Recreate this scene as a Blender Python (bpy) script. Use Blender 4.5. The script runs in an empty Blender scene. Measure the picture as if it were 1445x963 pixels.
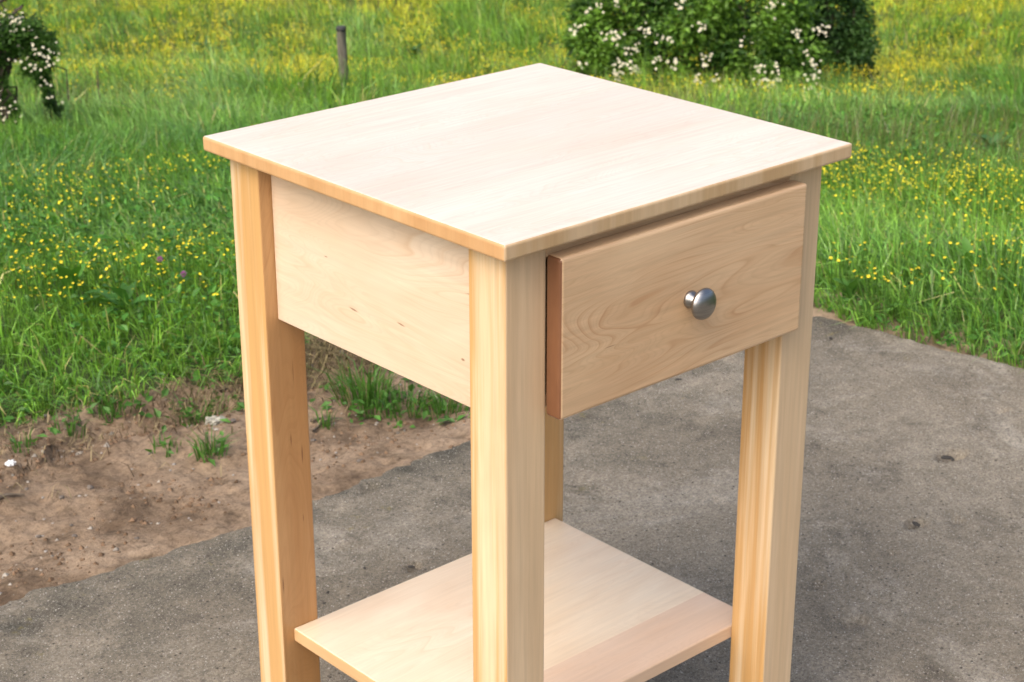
import bpy, bmesh, math, random
import numpy as np
from mathutils import Vector, Matrix
R = math.radians
rng = np.random.default_rng(7)
random.seed(7)
scene = bpy.context.scene
COL = scene.collection

# ---------------------------------------------------------------- camera
CAM = Vector((-1.1873, -1.3336, 1.477))
YAW, PITCH = 0.7323, 0.3831
cd = bpy.data.cameras.new('camera'); cam = bpy.data.objects.new('camera', cd); COL.objects.link(cam)
cam.location = CAM
cam.rotation_euler = (math.pi/2 - PITCH, 0.0019, -YAW)
cd.sensor_width = 36; cd.lens = 2664.0/1445*36
cd.clip_start = 0.05; cd.clip_end = 2000
cd.dof.use_dof = True; cd.dof.focus_distance = 1.85; cd.dof.aperture_fstop = 20
scene.camera = cam

# ---------------------------------------------------------------- light
SUN_EL, SUN_AZ = R(48), R(-100)         # azimuth measured from +y towards +x: the sun stands to the left
w = bpy.data.worlds.new('World'); scene.world = w; w.use_nodes = True
nt = w.node_tree; bg = nt.nodes['Background']
sky = nt.nodes.new('ShaderNodeTexSky'); sky.sky_type = 'NISHITA'; sky.sun_disc = False
sky.sun_elevation = SUN_EL; sky.sun_rotation = SUN_AZ
sky.air_density = 1.0; sky.dust_density = 7.0; sky.ozone_density = 0.8
nt.links.new(sky.outputs[0], bg.inputs[0]); bg.inputs[1].default_value = 0.15
sd = bpy.data.lights.new('sun', 'SUN'); sd.energy = 0.8; sd.angle = R(95); sd.color = (1, .97, .93)
so = bpy.data.objects.new('sun', sd); COL.objects.link(so)
sdir = Vector((math.sin(SUN_AZ)*math.cos(SUN_EL), math.cos(SUN_AZ)*math.cos(SUN_EL), math.sin(SUN_EL)))
so.rotation_euler = sdir.to_track_quat('Z', 'Y').to_euler()
vs = scene.view_settings
vs.view_transform = 'Standard'; vs.look = 'None'; vs.gamma = 1; vs.use_curve_mapping = False
vs.exposure = 0.72
cy = scene.cycles; cy.max_bounces = 6; cy.diffuse_bounces = 3; cy.glossy_bounces = 2; cy.transmission_bounces = 3; cy.transparent_max_bounces = 4

# ---------------------------------------------------------------- helpers
def tag(o, label=None, cat=None, group=None, kind=None):
    if label: o['label'] = label
    if cat: o['category'] = cat
    if group: o['group'] = group
    if kind: o['kind'] = kind
    return o
def link(name, me, mat=None, parent=None, loc=None):
    o = bpy.data.objects.new(name, me); COL.objects.link(o)
    if mat is not None and me is not None and not me.materials: me.materials.append(mat)
    if parent: o.parent = parent
    if loc is not None: o.location = loc
    return o
def empty(name, loc=(0, 0, 0), rz=0):
    o = bpy.data.objects.new(name, None); COL.objects.link(o); o.location = loc; o.rotation_euler = (0, 0, rz)
    o.empty_display_size = .05
    return o
def np_mesh(name, V, F, smooth=False, col=None):
    """V (n,3), F (m,3) or (m,4) int arrays"""
    me = bpy.data.meshes.new(name); V = np.asarray(V, np.float32); F = np.asarray(F, np.int32)
    k = F.shape[1]
    me.vertices.add(len(V)); me.vertices.foreach_set('co', V.ravel())
    me.loops.add(F.size); me.loops.foreach_set('vertex_index', F.ravel())
    me.polygons.add(len(F)); me.polygons.foreach_set('loop_start', np.arange(0, F.size, k, dtype=np.int32))
    me.polygons.foreach_set('use_smooth', np.full(len(F), smooth))
    if col is not None:
        a = me.attributes.new('Col', 'FLOAT_COLOR', 'POINT')
        c = np.ones((len(V), 4), np.float32); c[:, :3] = col; a.data.foreach_set('color', c.ravel())
    me.update(calc_edges=True); me.validate()
    return me
_perm = rng.random((256, 256)).astype(np.float64)
def vnoise(x, y):
    x = np.asarray(x, float); y = np.asarray(y, float)
    xi = np.floor(x).astype(int); yi = np.floor(y).astype(int); fx = x-xi; fy = y-yi
    fx = fx*fx*(3-2*fx); fy = fy*fy*(3-2*fy)
    g = lambda a, b: _perm[a & 255, b & 255]
    return (g(xi, yi)*(1-fx)+g(xi+1, yi)*fx)*(1-fy)+(g(xi, yi+1)*(1-fx)+g(xi+1, yi+1)*fx)*fy
def fbm(x, y, s=1., o=4):
    r = 0; a = .5; t = 0
    for i in range(o):
        r = r+a*vnoise(np.asarray(x)*s+17.3*i, np.asarray(y)*s+5.1*i); t += a; a *= .5; s *= 2.03
    return r/t
def sstep(a, b, x):
    t = np.clip((np.asarray(x, float)-a)/(b-a), 0, 1); return t*t*(3-2*t)
UX, UY = math.sin(YAW), math.cos(YAW)
def du_of(x, y): return (np.asarray(x)-CAM.x)*UX+(np.asarray(y)-CAM.y)*UY
def lat_of(x, y): return (np.asarray(x)-CAM.x)*UY-(np.asarray(y)-CAM.y)*UX
def xy_of(d, l): return CAM.x+d*UX+l*UY, CAM.y+d*UY-l*UX
def ground_z(x, y):
    """bank falling away from the slab, then a gentler field, then a rising hill"""
    d = du_of(x, y)
    z = -.2*np.clip(d-4.0, 0, 9.3)-.08*np.clip(d-13.3, 0, 9)+.16*np.clip(d-24, 0, 60)
    z = z+sstep(4, 6, d)*(.14*(fbm(x, y, .55, 3)-.5)+.05*(fbm(x, y, 2.1, 2)-.5))
    return z-.018
SX, SY = 1.875, 1.09                    # far corner of the slab
def slab_right(y): return 1.864+.154*(1.074-np.clip(np.asarray(y, float), -3, 1.2))
def slab_edge(x): return np.interp(np.asarray(x, float), [-3, -.05, .39, .89, SX], [1.24, 1.128, 1.098, 1.096, 1.075])
def dirt_far(x):
    x = np.asarray(x, float)
    b = np.interp(x, [-2, .2, .5, .8, 1.0, 1.35, 1.7, 1.95, 2.2], [1.86, 1.76, 1.66, 1.61, 1.70, 1.55, 1.32, 1.12, 1.0])
    return b+.16*(fbm(x, x*0+3, 5, 3)-.5)

# ---------------------------------------------------------------- materials
def mat(name):
    m = bpy.data.materials.new(name); m.use_nodes = True
    t = m.node_tree; return m, t, t.nodes['Principled BSDF']
def node(t, typ, **kw):
    n = t.nodes.new(typ)
    for k, v in kw.items():
        if k in n.inputs: n.inputs[k].default_value = v
        else: setattr(n, k, v)
    return n
def ramp(t, fac, stops, interp='LINEAR'):
    r = t.nodes.new('ShaderNodeValToRGB'); e = r.color_ramp.elements; r.color_ramp.interpolation = interp
    while len(e) < len(stops): e.new(.5)
    for i, (p, c) in enumerate(stops):
        e[i].position = p; e[i].color = (*c, 1) if len(c) == 3 else c
    t.links.new(fac, r.inputs[0]); return r.outputs[0]
def mix(t, fac, a, b, mode='MIX'):
    n = t.nodes.new('ShaderNodeMix'); n.data_type = 'RGBA'; n.blend_type = mode
    for v, s in ((fac, n.inputs[0]), (a, n.inputs[6]), (b, n.inputs[7])):
        if hasattr(v, 'links'): t.links.new(v, s)
        else: s.default_value = v if isinstance(v, (int, float)) else (*v, 1)
    return n.outputs[2]
def mapped(t, scale, loc=(0, 0, 0), rot=(0, 0, 0)):
    tc = t.nodes.new('ShaderNodeTexCoord'); mp = t.nodes.new('ShaderNodeMapping')
    mp.inputs['Scale'].default_value = scale; mp.inputs['Location'].default_value = loc; mp.inputs['Rotation'].default_value = rot
    t.links.new(tc.outputs['Object'], mp.inputs[0]); return mp.outputs[0]
def noise(t, vec, scale, detail=4, rough=.55, dist=0):
    n = node(t, 'ShaderNodeTexNoise', Scale=scale, Detail=detail, Roughness=rough, Distortion=dist)
    t.links.new(vec, n.inputs['Vector']); return n.outputs[0]
def bump(t, bsdf, h, strength, dist):
    b = node(t, 'ShaderNodeBump', Strength=strength, Distance=dist)
    t.links.new(h, b.inputs['Height']); t.links.new(b.outputs[0], bsdf.inputs['Normal'])

def wood(name, axis, light, dark, line, streak=9., streak_amt=(.35, .65), figure=0., fleck=.0, off=0., rough=.36, fine=.35, lng=.35, fleck_amt=.9, marks=()):
    """maple: broad sap streaks along the grain, fine pores, wavy growth lines and a few dark flecks"""
    m, t, b = mat(name)
    def sc(a, c): return tuple(a if i == axis else c for i in range(3))
    o = (off, off*1.7, off*.6)
    broad = noise(t, mapped(t, sc(lng, 1.), o), streak, 5, .62, .15)
    c = ramp(t, broad, [(streak_amt[0], light), (streak_amt[1], dark)])
    cloud = noise(t, mapped(t, sc(1.2, 3.), o), 3.2, 3, .6, .4)
    c = mix(t, ramp(t, cloud, [(.35, (0, 0, 0)), (.75, (.45, .45, .45))]), c, line)
    fine_n = noise(t, mapped(t, sc(5, 170.), o), 1., 5, .65)
    c = mix(t, fine, c, ramp(t, fine_n, [(.25, (.72, .72, .72)), (.65, (1.06, 1.06, 1.06))]), 'MULTIPLY')
    if figure:
        # growth lines: contour lines of a stretched noise field
        fld = noise(t, mapped(t, sc(1.5, 8.), o), 1.25, 2.5, .5, .55)
        mu = node(t, 'ShaderNodeMath', operation='MULTIPLY'); t.links.new(fld, mu.inputs[0]); mu.inputs[1].default_value = 26
        mu2 = node(t, 'ShaderNodeMath', operation='MULTIPLY'); t.links.new(fld, mu2.inputs[0]); mu2.inputs[1].default_value = 90
        fr2 = node(t, 'ShaderNodeMath', operation='FRACT'); t.links.new(mu2.outputs[0], fr2.inputs[0])
        c = mix(t, figure*.5, c, ramp(t, fr2.outputs[0], [(0, (.8, .76, .72)), (.4, (1.03, 1.03, 1.03)), (.9, (1, 1, 1)), (1, (.8, .76, .72))]), 'MULTIPLY')
        fr = node(t, 'ShaderNodeMath', operation='FRACT'); t.links.new(mu.outputs[0], fr.inputs[0])
        ln = ramp(t, fr.outputs[0], [(0, (1, 1, 1)), (.10, (.55, .55, .55)), (.42, (0, 0, 0)), (.93, (0, 0, 0)), (1, (1, 1, 1))])
        vary = ramp(t, noise(t, mapped(t, sc(3, 5.), o), 2.1, 2), [(.38, (0, 0, 0)), (.66, (1, 1, 1))])
        f = mix(t, 1., ln, vary, 'MULTIPLY')
        f2 = node(t, 'ShaderNodeMath', operation='MULTIPLY'); t.links.new(f, f2.inputs[0]); f2.inputs[1].default_value = figure
        c = mix(t, f2.outputs[0], c, line)
    if fleck:
        fl = noise(t, mapped(t, sc(9, 130.), o), 1., 1, .5)
        fm = ramp(t, fl, [(.80-fleck, (0, 0, 0)), (.83-fleck, (1, 1, 1))])
        fs = node(t, 'ShaderNodeMath', operation='MULTIPLY'); t.links.new(fm, fs.inputs[0]); fs.inputs[1].default_value = fleck_amt
        c = mix(t, fs.outputs[0], c, (.15, .060, .022))
    for (mx, my, mz, l_, w_, tilt) in marks:      # mineral flecks at their own places in the board
        sc_ = [1/w_]*3; sc_[axis] = 1/l_
        vs_ = node(t, 'ShaderNodeVectorMath', operation='SUBTRACT'); tc_ = t.nodes.new('ShaderNodeTexCoord'); t.links.new(tc_.outputs['Object'], vs_.inputs[0]); vs_.inputs[1].default_value = (mx, my, mz)
        mp_ = t.nodes.new('ShaderNodeMapping'); mp_.inputs['Rotation'].default_value = (tilt, 0, 0); t.links.new(vs_.outputs[0], mp_.inputs[0])
        ml_ = node(t, 'ShaderNodeVectorMath', operation='MULTIPLY'); t.links.new(mp_.outputs[0], ml_.inputs[0]); ml_.inputs[1].default_value = sc_
        ln_ = node(t, 'ShaderNodeVectorMath', operation='LENGTH'); t.links.new(ml_.outputs[0], ln_.inputs[0])
        c = mix(t, ramp(t, ln_.outputs['Value'], [(.35, (fleck_amt,)*3), (1., (0, 0, 0))]), c, (.17, .065, .022))
    t.links.new(c, b.inputs['Base Color'])
    b.inputs['Roughness'].default_value = rough
    b.inputs['Coat Weight'].default_value = .25; b.inputs['Coat Roughness'].default_value = .3
    bump(t, b, fine_n, .06, .001)
    return m
CREAM, HONEY, AMBER = (.74, .58, .40), (.60, .38, .17), (.50, .27, .10)
M = {}
M['top'] = [wood('maple_top_%d' % i, 0, tuple(q*(1, .965, 1.02)[i] for q in (.74, .66, .575)), tuple(q*(1, .96, 1.03)[i] for q in (.70, .61, .515)), (.62, .495, .37), 7, figure=.5, fine=.6, off=1.3*i, rough=.34) for i in range(3)]
M['top_end'] = wood('maple_top_end_grain', 2, (.60, .38, .19), (.50, .29, .13), (.42, .22, .09), 20, figure=0, off=4, rough=.45)
M['top_front'] = wood('maple_top_front_edge', 2, (.62, .47, .30), (.50, .34, .18), (.42, .26, .12), 26, (.38, .62), off=2.2, lng=.05, rough=.45)
M['leg'] = [wood('maple_leg_%d' % i, 2, (.74, .59, .39), (.58, .345, .135), (.53, .31, .13), 34, (.42, .54), fine=.55, off=2.1*i+.4, lng=.022) for i in range(4)]
M['leg_front'] = wood('maple_leg_quarter', 2, (.70, .535, .35), (.64, .465, .285), (.55, .38, .21), 20, off=9.1, lng=.03, fine=.6)
M['leg_back'] = wood('maple_heartwood', 2, (.52, .30, .13), (.42, .215, .078), (.34, .155, .052), 16, (.4, .6), figure=.45, off=7.7, lng=.05, marks=[(.052, .4653, .47, .011, .0011, 0), (.068, .4653, .445, .016, .0014, 0), (.065, .4653, .355, .007, .0008, 0), (.0285, .4653, .27, .014, .0012, 0), (.06, .4653, .56, .02, .0006, 0)])
M['panel'] = wood('maple_panel', 1, (.73, .61, .48), (.69, .555, .415), (.56, .365, .21), 7, figure=.5, fleck_amt=.75, marks=[(.0413, .31, .693, .010, .0016, -.1), (.0413, .222, .700, .009, .0014, -.1), (.0413, .115, .690, .004, .002, 0), (.0413, .36, .745, .004, .001, 0), (.0413, .10, .77, .012, .0007, .15)], off=3.2)
M['drawer'] = wood('maple_drawer', 0, (.72, .52, .325), (.64, .44, .255), (.41, .20, .085), 6, figure=.62, fine=.6, fleck=.02, off=5.15, rough=.33)
M['drawer_end'] = wood('drawer_end_grain', 2, (.21, .092, .040), (.155, .062, .026), (.11, .042, .017), 30, off=1.1, rough=.5)
M['shelf'] = [wood('maple_shelf_%d' % i, 0, c1, c2, (.60, .40, .24), 7, figure=.3, off=2.9+1.7*i) for i, (c1, c2) in enumerate([((.77, .67, .52), (.73, .61, .45)), ((.70, .55, .42), (.65, .48, .35))])]
M['shelf_end'] = wood('shelf_end_grain', 1, (.64, .42, .22), (.55, .33, .15), (.45, .25, .1), 12, off=6)
def metal():
    m, t, b = mat('brushed_nickel')
    b.inputs['Metallic'].default_value = 1; b.inputs['Roughness'].default_value = .32
    n = noise(t, mapped(t, (30, 30, 900)), 1., 3)
    t.links.new(ramp(t, n, [(.3, (.29, .285, .28)), (.7, (.39, .385, .38))]), b.inputs['Base Color'])
    bump(t, b, n, .08, .0004); return m
M['metal'] = metal()

def leafmat(name, trans=.35, rough=.5, spec=.35):
    """colour from the mesh's own leaf tint attribute; thin leaf that lets light through"""
    m, t, b = mat(name)
    a = node(t, 'ShaderNodeAttribute', attribute_name='Col')
    t.links.new(a.outputs['Color'], b.inputs['Base Color']); b.inputs['Roughness'].default_value = rough
    b.inputs['Specular IOR Level'].default_value = spec
    tr = t.nodes.new('ShaderNodeBsdfTranslucent'); ms = t.nodes.new('ShaderNodeMixShader'); ms.inputs[0].default_value = trans
    tint = mix(t, 1., a.outputs['Color'], (1.25, 1.2, .6), 'MULTIPLY')
    t.links.new(tint, tr.inputs[0]); t.links.new(b.outputs[0], ms.inputs[1]); t.links.new(tr.outputs[0], ms.inputs[2])
    t.links.new(ms.outputs[0], t.nodes['Material Output'].inputs[0]); return m
M['grass'] = leafmat('grass_blades', .35, .36, .6)
M['leaf'] = leafmat('green_leaves', .3, .45)
M['petal'] = leafmat('petals', .25, .5)
M['dry'] = leafmat('dry_straw', .1, .8, .1)
def soilmat():
    m, t, b = mat('meadow_soil'); v = mapped(t, (1, 1, 1))
    c = ramp(t, noise(t, v, 3, 6, .65), [(.3, (.030, .050, .012)), (.55, (.05, .085, .018)), (.75, (.085, .10, .028))])
    t.links.new(c, b.inputs['Base Color']); b.inputs['Roughness'].default_value = .95
    bump(t, b, noise(t, v, 30, 5, .7), .8, .03); return m
M['soil'] = soilmat()
def dirtmat():
    m, t, b = mat('bare_dirt'); v = mapped(t, (1, 1, 1))
    c = ramp(t, noise(t, v, 5, 6, .62, .3), [(.28, (.115, .078, .05)), (.45, (.305, .222, .15)), (.62, (.415, .312, .218)), (.8, (.48, .375, .28))])
    hm = ramp(t, noise(t, v, 13, 5, .7, .5), [(.51, (0, 0, 0)), (.66, (.75, .75, .75))]); c = mix(t, hm, c, (.085, .062, .042))
    g = ramp(t, noise(t, v, 90, 4, .7), [(.3, (.5, .48, .46)), (.55, (1, 1, 1)), (.75, (1.2, 1.18, 1.15))])
    c = mix(t, .8, c, g, 'MULTIPLY')
    vo = node(t, 'ShaderNodeTexVoronoi', Scale=140.); t.links.new(v, vo.inputs['Vector'])
    gr = ramp(t, vo.outputs['Distance'], [(.0, (1, 1, 1)), (.16, (0, 0, 0))]); sel = ramp(t, noise(t, v, 45, 2), [(.58, (0, 0, 0)), (.62, (.8, .8, .8))])
    c = mix(t, mix(t, 1., gr, sel, 'MULTIPLY'), c, (.42, .36, .30))
    t.links.new(c, b.inputs['Base Color']); b.inputs['Roughness'].default_value = .95; b.inputs['Specular IOR Level'].default_value = .15
    bump(t, b, noise(t, v, 75, 6, .8), 1., .010); return m
M['dirt'] = dirtmat()
def concmat():
    m, t, b = mat('weathered_concrete'); v = mapped(t, (1, 1, 1))
    c = ramp(t, noise(t, v, 2.3, 5, .6, .4), [(.30, (.155, .134, .104)), (.5, (.22, .192, .150)), (.68, (.28, .247, .198))])
    # pale scoured patches
    p = ramp(t, noise(t, v, 3.4, 6, .72, .8), [(.53, (0, 0, 0)), (.70, (.75, .75, .75))]); c = mix(t, p, c, (.38, .35, .30))
    # black weathering towards the broken edge, yellow lichen
    d = ramp(t, noise(t, v, 6.5, 6, .7, .5), [(.54, (0, 0, 0)), (.70, (.75, .75, .75))]); c = mix(t, d, c, (.088, .077, .061))
    sx = t.nodes.new('ShaderNodeSeparateXYZ'); t.links.new(v, sx.inputs[0])
    mr = node(t, 'ShaderNodeMapRange'); t.links.new(sx.outputs[1], mr.inputs[0])
    mr.inputs[1].default_value = .62; mr.inputs[2].default_value = 1.1
    e1 = mix(t, 1., mr.outputs[0], ramp(t, noise(t, v, 9, 4, .6), [(.35, (0, 0, 0)), (.7, (1, 1, 1))]), 'MULTIPLY')
    c = mix(t, e1, c, (.062, .060, .048))
    l1 = mix(t, 1., mr.outputs[0], ramp(t, noise(t, v, 13, 5, .7), [(.63, (0, 0, 0)), (.70, (.75, .75, .75))]), 'MULTIPLY')
    c = mix(t, l1, c, (.20, .17, .045))
    # sand grains and exposed aggregate
    g = noise(t, v, 170, 5, .85); c = mix(t, .95, c, ramp(t, g, [(.32, (.42, .42, .42)), (.5, (1, 1, 1)), (.68, (1.5, 1.48, 1.42))]), 'MULTIPLY')
    g2 = noise(t, v, 38, 4, .7); c = mix(t, .7, c, ramp(t, g2, [(.35, (.78, .78, .78)), (.65, (1.16, 1.16, 1.14))]), 'MULTIPLY')
    for s, lo, colr in ((430., .38, (.46, .44, .39)), (210., .66, (.50, .47, .42)), (330., .36, (.04, .036, .03)), (120., .68, (.045, .04, .034))):
        vo = node(t, 'ShaderNodeTexVoronoi', Scale=s); t.links.new(v, vo.inputs['Vector'])
        a = ramp(t, vo.outputs['Distance'], [(.16, (1, 1, 1)), (.34, (0, 0, 0))])
        s2 = t.nodes.new('ShaderNodeSeparateColor'); t.links.new(vo.outputs['Color'], s2.inputs[0])
        k = ramp(t, s2.outputs[0], [(lo+.2, (0, 0, 0)), (lo+.24, (1, 1, 1))])
        c = mix(t, mix(t, 1., a, k, 'MULTIPLY'), c, colr)
    t.links.new(c, b.inputs['Base Color']); b.inputs['Roughness'].default_value = .88; b.inputs['Specular IOR Level'].default_value = .25
    bump(t, b, g, .8, .004); return m
M['concrete'] = concmat()
def simple(name, c1, c2, scale=20, rough=.8, bmp=.4, dist=.004, stretch=(1, 1, 1)):
    m, t, b = mat(name); v = mapped(t, stretch); n = noise(t, v, scale, 5, .65)
    t.links.new(ramp(t, n, [(.3, c1), (.7, c2)]), b.inputs['Base Color']); b.inputs['Roughness'].default_value = rough
    bump(t, b, n, bmp, dist); return m
M['post'] = simple('weathered_post', (.055, .05, .038), (.19, .175, .14), 14, .9, .6, .006, (5, 5, .7))
M['postcap'] = simple('post_cap', (.02, .022, .022), (.05, .05, .05), 20)
M['bark'] = simple('bark', (.03, .024, .016), (.085, .065, .045), 30, .9)
M['stone'] = simple('pebble', (.24, .215, .19), (.42, .39, .355), 60, .8)
M['stone_dark'] = simple('dark_pebble', (.10, .085, .07), (.21, .175, .145), 60, .85)
M['twig'] = simple('dead_twig', (.05, .038, .026), (.15, .12, .09), 60, .9)
M['foil'] = simple('crumpled_foil', (.62, .64, .66), (.86, .88, .9), 40, .35, .3, .003)
M['scrap'] = simple('bleached_scrap', (.20, .20, .16), (.40, .39, .34), 50, .8)
M['chip_and_shade'] = simple('black_chip_and_shade', (.02, .018, .016), (.055, .05, .045), 60, .9)  # black of the chips, also set into slab pits as their shade

# ---------------------------------------------------------------- ground, slab, dirt
def axis_pts(lo, a, b, hi, step, grow=1.25):
    p = list(np.arange(a, b+1e-6, step)); s = step
    while p[-1] < hi: s *= grow; p.append(min(p[-1]+s, hi))
    s = step
    while p[0] > lo: s *= grow; p.insert(0, max(p[0]-s, lo))
    return np.array(p)
def grid(xs, ys, zf, drop=None):
    X, Y = np.meshgrid(xs, ys); Z = zf(X, Y)
    nx, ny = len(xs), len(ys); i = np.arange(nx*ny).reshape(ny, nx)
    F = np.stack([i[:-1, :-1], i[:-1, 1:], i[1:, 1:], i[1:, :-1]], -1).reshape(-1, 4)
    return X, Y, Z, F
# the field: one sheet to the horizon, lying below slab and dirt
def field_z(x, y):
    z = ground_z(x, y)
    return np.where(((x < SX+.02) & (y < dirt_far(x))) | ((x < slab_right(y)+.13) & (y < SY)), z-.06, z)
xs = axis_pts(-400, -3, 16, 400, .12); ys = axis_pts(-400, -3, 18, 400, .12)
X, Y, Z, F = grid(xs, ys, field_z)
o = link('meadow_ground', np_mesh('meadow_ground', np.stack([X, Y, Z], -1).reshape(-1, 3), F, True), M['soil']); tag(o, kind='structure')
# concrete slab with a ragged far edge and worn pits
def slab_at(px, py):
    f = Vector((math.cos(PITCH)*UX, math.cos(PITCH)*UY, -math.sin(PITCH))); r = Vector((UY, -UX, 0)); u = r.cross(f)
    dv = f+r*((px-722.5)/2664)+u*((481.5-py)/2664); p = CAM+dv*(-CAM.z/dv.z); return p.x, p.y
PITS = [(*slab_at(px, py), r_, d_) for px, py, r_, d_ in [(1337, 646, .021, .020), (1291, 740, .015, .014), (1202, 879, .020, .007), (1348, 737, .013, .006), (1255, 782, .010, .006), (700, 652, .016, .010), (585, 800, .012, .010), (1150, 828, .010, .006), (1010, 708, .010, .006), (520, 690, .02, .008), (1390, 590, .012, .006)]]
xs = np.concatenate([axis_pts(-9, -.5, SX, SX, .0075)]); ys = axis_pts(-9, -.35, SY, SY, .0075)
X, Y = np.meshgrid(xs, ys)
ey = (slab_edge(X)-SY)*sstep(SY-.5, SY, Y)+sstep(SY-.12, SY, Y)*(.022*(fbm(X, X*0+8, 9, 3)-.5)+.022*(fbm(X, X*0+2, 38, 3)-.5))
ex = (slab_right(Y)-SX)*sstep(SX-.5, SX, X)+sstep(SX-.12, SX, X)*(.025*(fbm(Y, Y*0+4, 6, 3)-.5)+.02*(fbm(Y, Y*0+1, 40, 3)-.5))
Z = .006*(fbm(X, Y, 3, 3)-.5)+.0022*(fbm(X, Y, 60, 2)-.5)-.010*sstep(SY-.02, SY, Y+.02*(fbm(X, Y, 30, 2)-.5))-.010*sstep(SX-.02, SX, X)
for px, py, pr, pd in PITS:
    wob = 1+.6*(fbm(X, Y, 50, 2)-.5)
    rr = np.hypot((X-px)*.8+(Y-py)*.25, (Y-py)*1.15)/(pr*wob); Z -= pd*(1-sstep(.7, 1.08, rr))
nx, ny = len(xs), len(ys); i = np.arange(nx*ny).reshape(ny, nx)
Fq = np.stack([i[:-1, :-1], i[:-1, 1:], i[1:, 1:], i[1:, :-1]], -1).reshape(-1, 4)
V = np.stack([X+ex, Y+ey, Z], -1).reshape(-1, 3)
top_edge = i[-1, :]; right_edge = i[:, -1]; n0 = len(V)
sk1 = V[top_edge]-np.array([0, 0, .14]); sk2 = V[right_edge]-np.array([0, 0, .14])
V = np.concatenate([V, sk1, sk2])
a = top_edge; b_ = n0+np.arange(len(a)); c = right_edge; d_ = n0+len(a)+np.arange(len(c))
Fq = np.concatenate([Fq, np.stack([a[:-1], a[1:], b_[1:], b_[:-1]], -1), np.stack([c[1:], c[:-1], d_[:-1], d_[1:]], -1)])
o = link('concrete_slab', np_mesh('concrete_slab', V, Fq, True), M['concrete']); tag(o, kind='structure')
# bare dirt between slab and grass
def dirt_z(x, y):
    z = -.020+.03*(fbm(x, y, 2.2, 3)-.5)+.022*(fbm(x, y, 9, 3)-.5)+.017*(fbm(x, y, 34, 4)-.5)+.012*sstep(.52, .7, fbm(x+7, y, 14, 3))*sstep(1.25, 1.6, y)
    # wheel rut and the raised crumbly ridges beside the grass
    r = y-(1.60-.10*x+.05*np.sin(3*x)); z = z-.020*np.exp(-(r/.04)**2)*(fbm(x, y, 3.5, 2) > .36)+.010*np.exp(-((r-.09)/.05)**2)
    far = sstep(0, .25, y-dirt_far(x)); z = z*(1-far)+(ground_z(x, y)-.02)*far
    e = slab_edge(x); lip = 1-sstep(.02, .16, y-e)
    z = z*(1-lip)+(-.007+.020*(fbm(x+3, y, 24, 3)-.5))*lip-.30*np.clip(e-.012-y, 0, 1)
    return np.maximum(z, -.09)-.05*sstep(2.05, 2.2, x)
xs = np.arange(-1.0, 2.25, .0075); ys = np.arange(1.0, 2.1, .0075)
X, Y, Z, F = grid(xs, ys, dirt_z)
o = link('dirt_verge', np_mesh('dirt_verge', np.stack([X, Y, Z], -1).reshape(-1, 3), F, True), M['dirt']); tag(o, kind='structure')
xs = np.arange(-.10, .20, .012); ys = np.arange(-2.5, 1.05, .012)   # thin strip of soil along the right edge
def strip_z(x, y): return -.022+.014*(fbm(x+9, y, 8, 3)-.5)+.008*(fbm(x, y, 40, 2)-.5)-.03*sstep(.15, .2, x)-.08*(x < -.04)
X, Y, Z, F = grid(xs, ys, strip_z); X = X+slab_right(Y)
o = link('dirt_strip', np_mesh('dirt_strip', np.stack([X, Y, Z], -1).reshape(-1, 3), F, True), M['dirt']); tag(o, kind='structure')

# ---------------------------------------------------------------- the nightstand
S = 1.0
W, D, T, H = .552, .545, .0185, .860
LO, LF, LB, A = .0228, .025, .021, .0587     # overhangs and leg thickness
def box(name, x0, x1, y0, y1, z0, z1, m, parent, bev=.002, seg=2, keep=None, loc=None):
    """box with rounded edges; keep(edge_mid, edge_dir) says which edges are rounded"""
    bm = bmesh.new(); bmesh.ops.create_cube(bm, size=1)
    for v in bm.verts: v.co = Vector(((x0+x1)/2+v.co.x*(x1-x0), (y0+y1)/2+v.co.y*(y1-y0), (z0+z1)/2+v.co.z*(z1-z0)))
    es = [e for e in bm.edges if keep is None or keep((e.verts[0].co+e.verts[1].co)/2)]
    if bev: bmesh.ops.bevel(bm, geom=es, offset=bev, segments=seg, profile=.5, affect='EDGES')
    me = bpy.data.meshes.new(name); bm.to_mesh(me); bm.free()
    ms = m if isinstance(m, (list, tuple)) else [m]
    for q in ms: me.materials.append(q)
    for p in me.polygons:
        p.use_smooth = False
        if len(ms) > 1 and abs(p.normal.x) > .6: p.material_index = 1     # end grain
        if len(ms) > 2 and abs(p.normal.y) > .6: p.material_index = 2
    return link(name, me, None, parent)
ns = empty('nightstand', (0, 0, 0))
tag(ns, 'unpainted maple nightstand with one drawer and a lower shelf, standing on the concrete', 'nightstand')
# top: three boards glued along x; only outer edges rounded
bnd = [0, .175, .37, D]
for k in range(3):
    y0, y1 = bnd[k], bnd[k+1]
    def kp(c, y0=y0, y1=y1, k=k):
        if abs(c.x) < 1e-4 or abs(c.x-W) < 1e-4:
            return not ((k > 0 and abs(c.y-y0) < 1e-4) or (k < 2 and abs(c.y-y1) < 1e-4))
        return (k == 0 and abs(c.y-y0) < 1e-4) or (k == 2 and abs(c.y-y1) < 1e-4)
    box('top_board', 0, W, y0+(.00003 if k else 0), y1, H-T, H, [M['top'][k], M['top_end'], M['top_front']], ns, .0032, 3, kp)
zt = H-T-.0002
legs = [(LO, LF, M['leg'][0]), (W-LO-A, LF, M['leg'][1]), (LO, D-LB-A, M['leg_back']), (W-LO-A, D-LB-A, M['leg'][3])]
def leg(x, y, m, k):
    o = box('leg', x, x+A, y, y+A, .0, zt, m, ns, .0028, 3)
    return o
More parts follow.
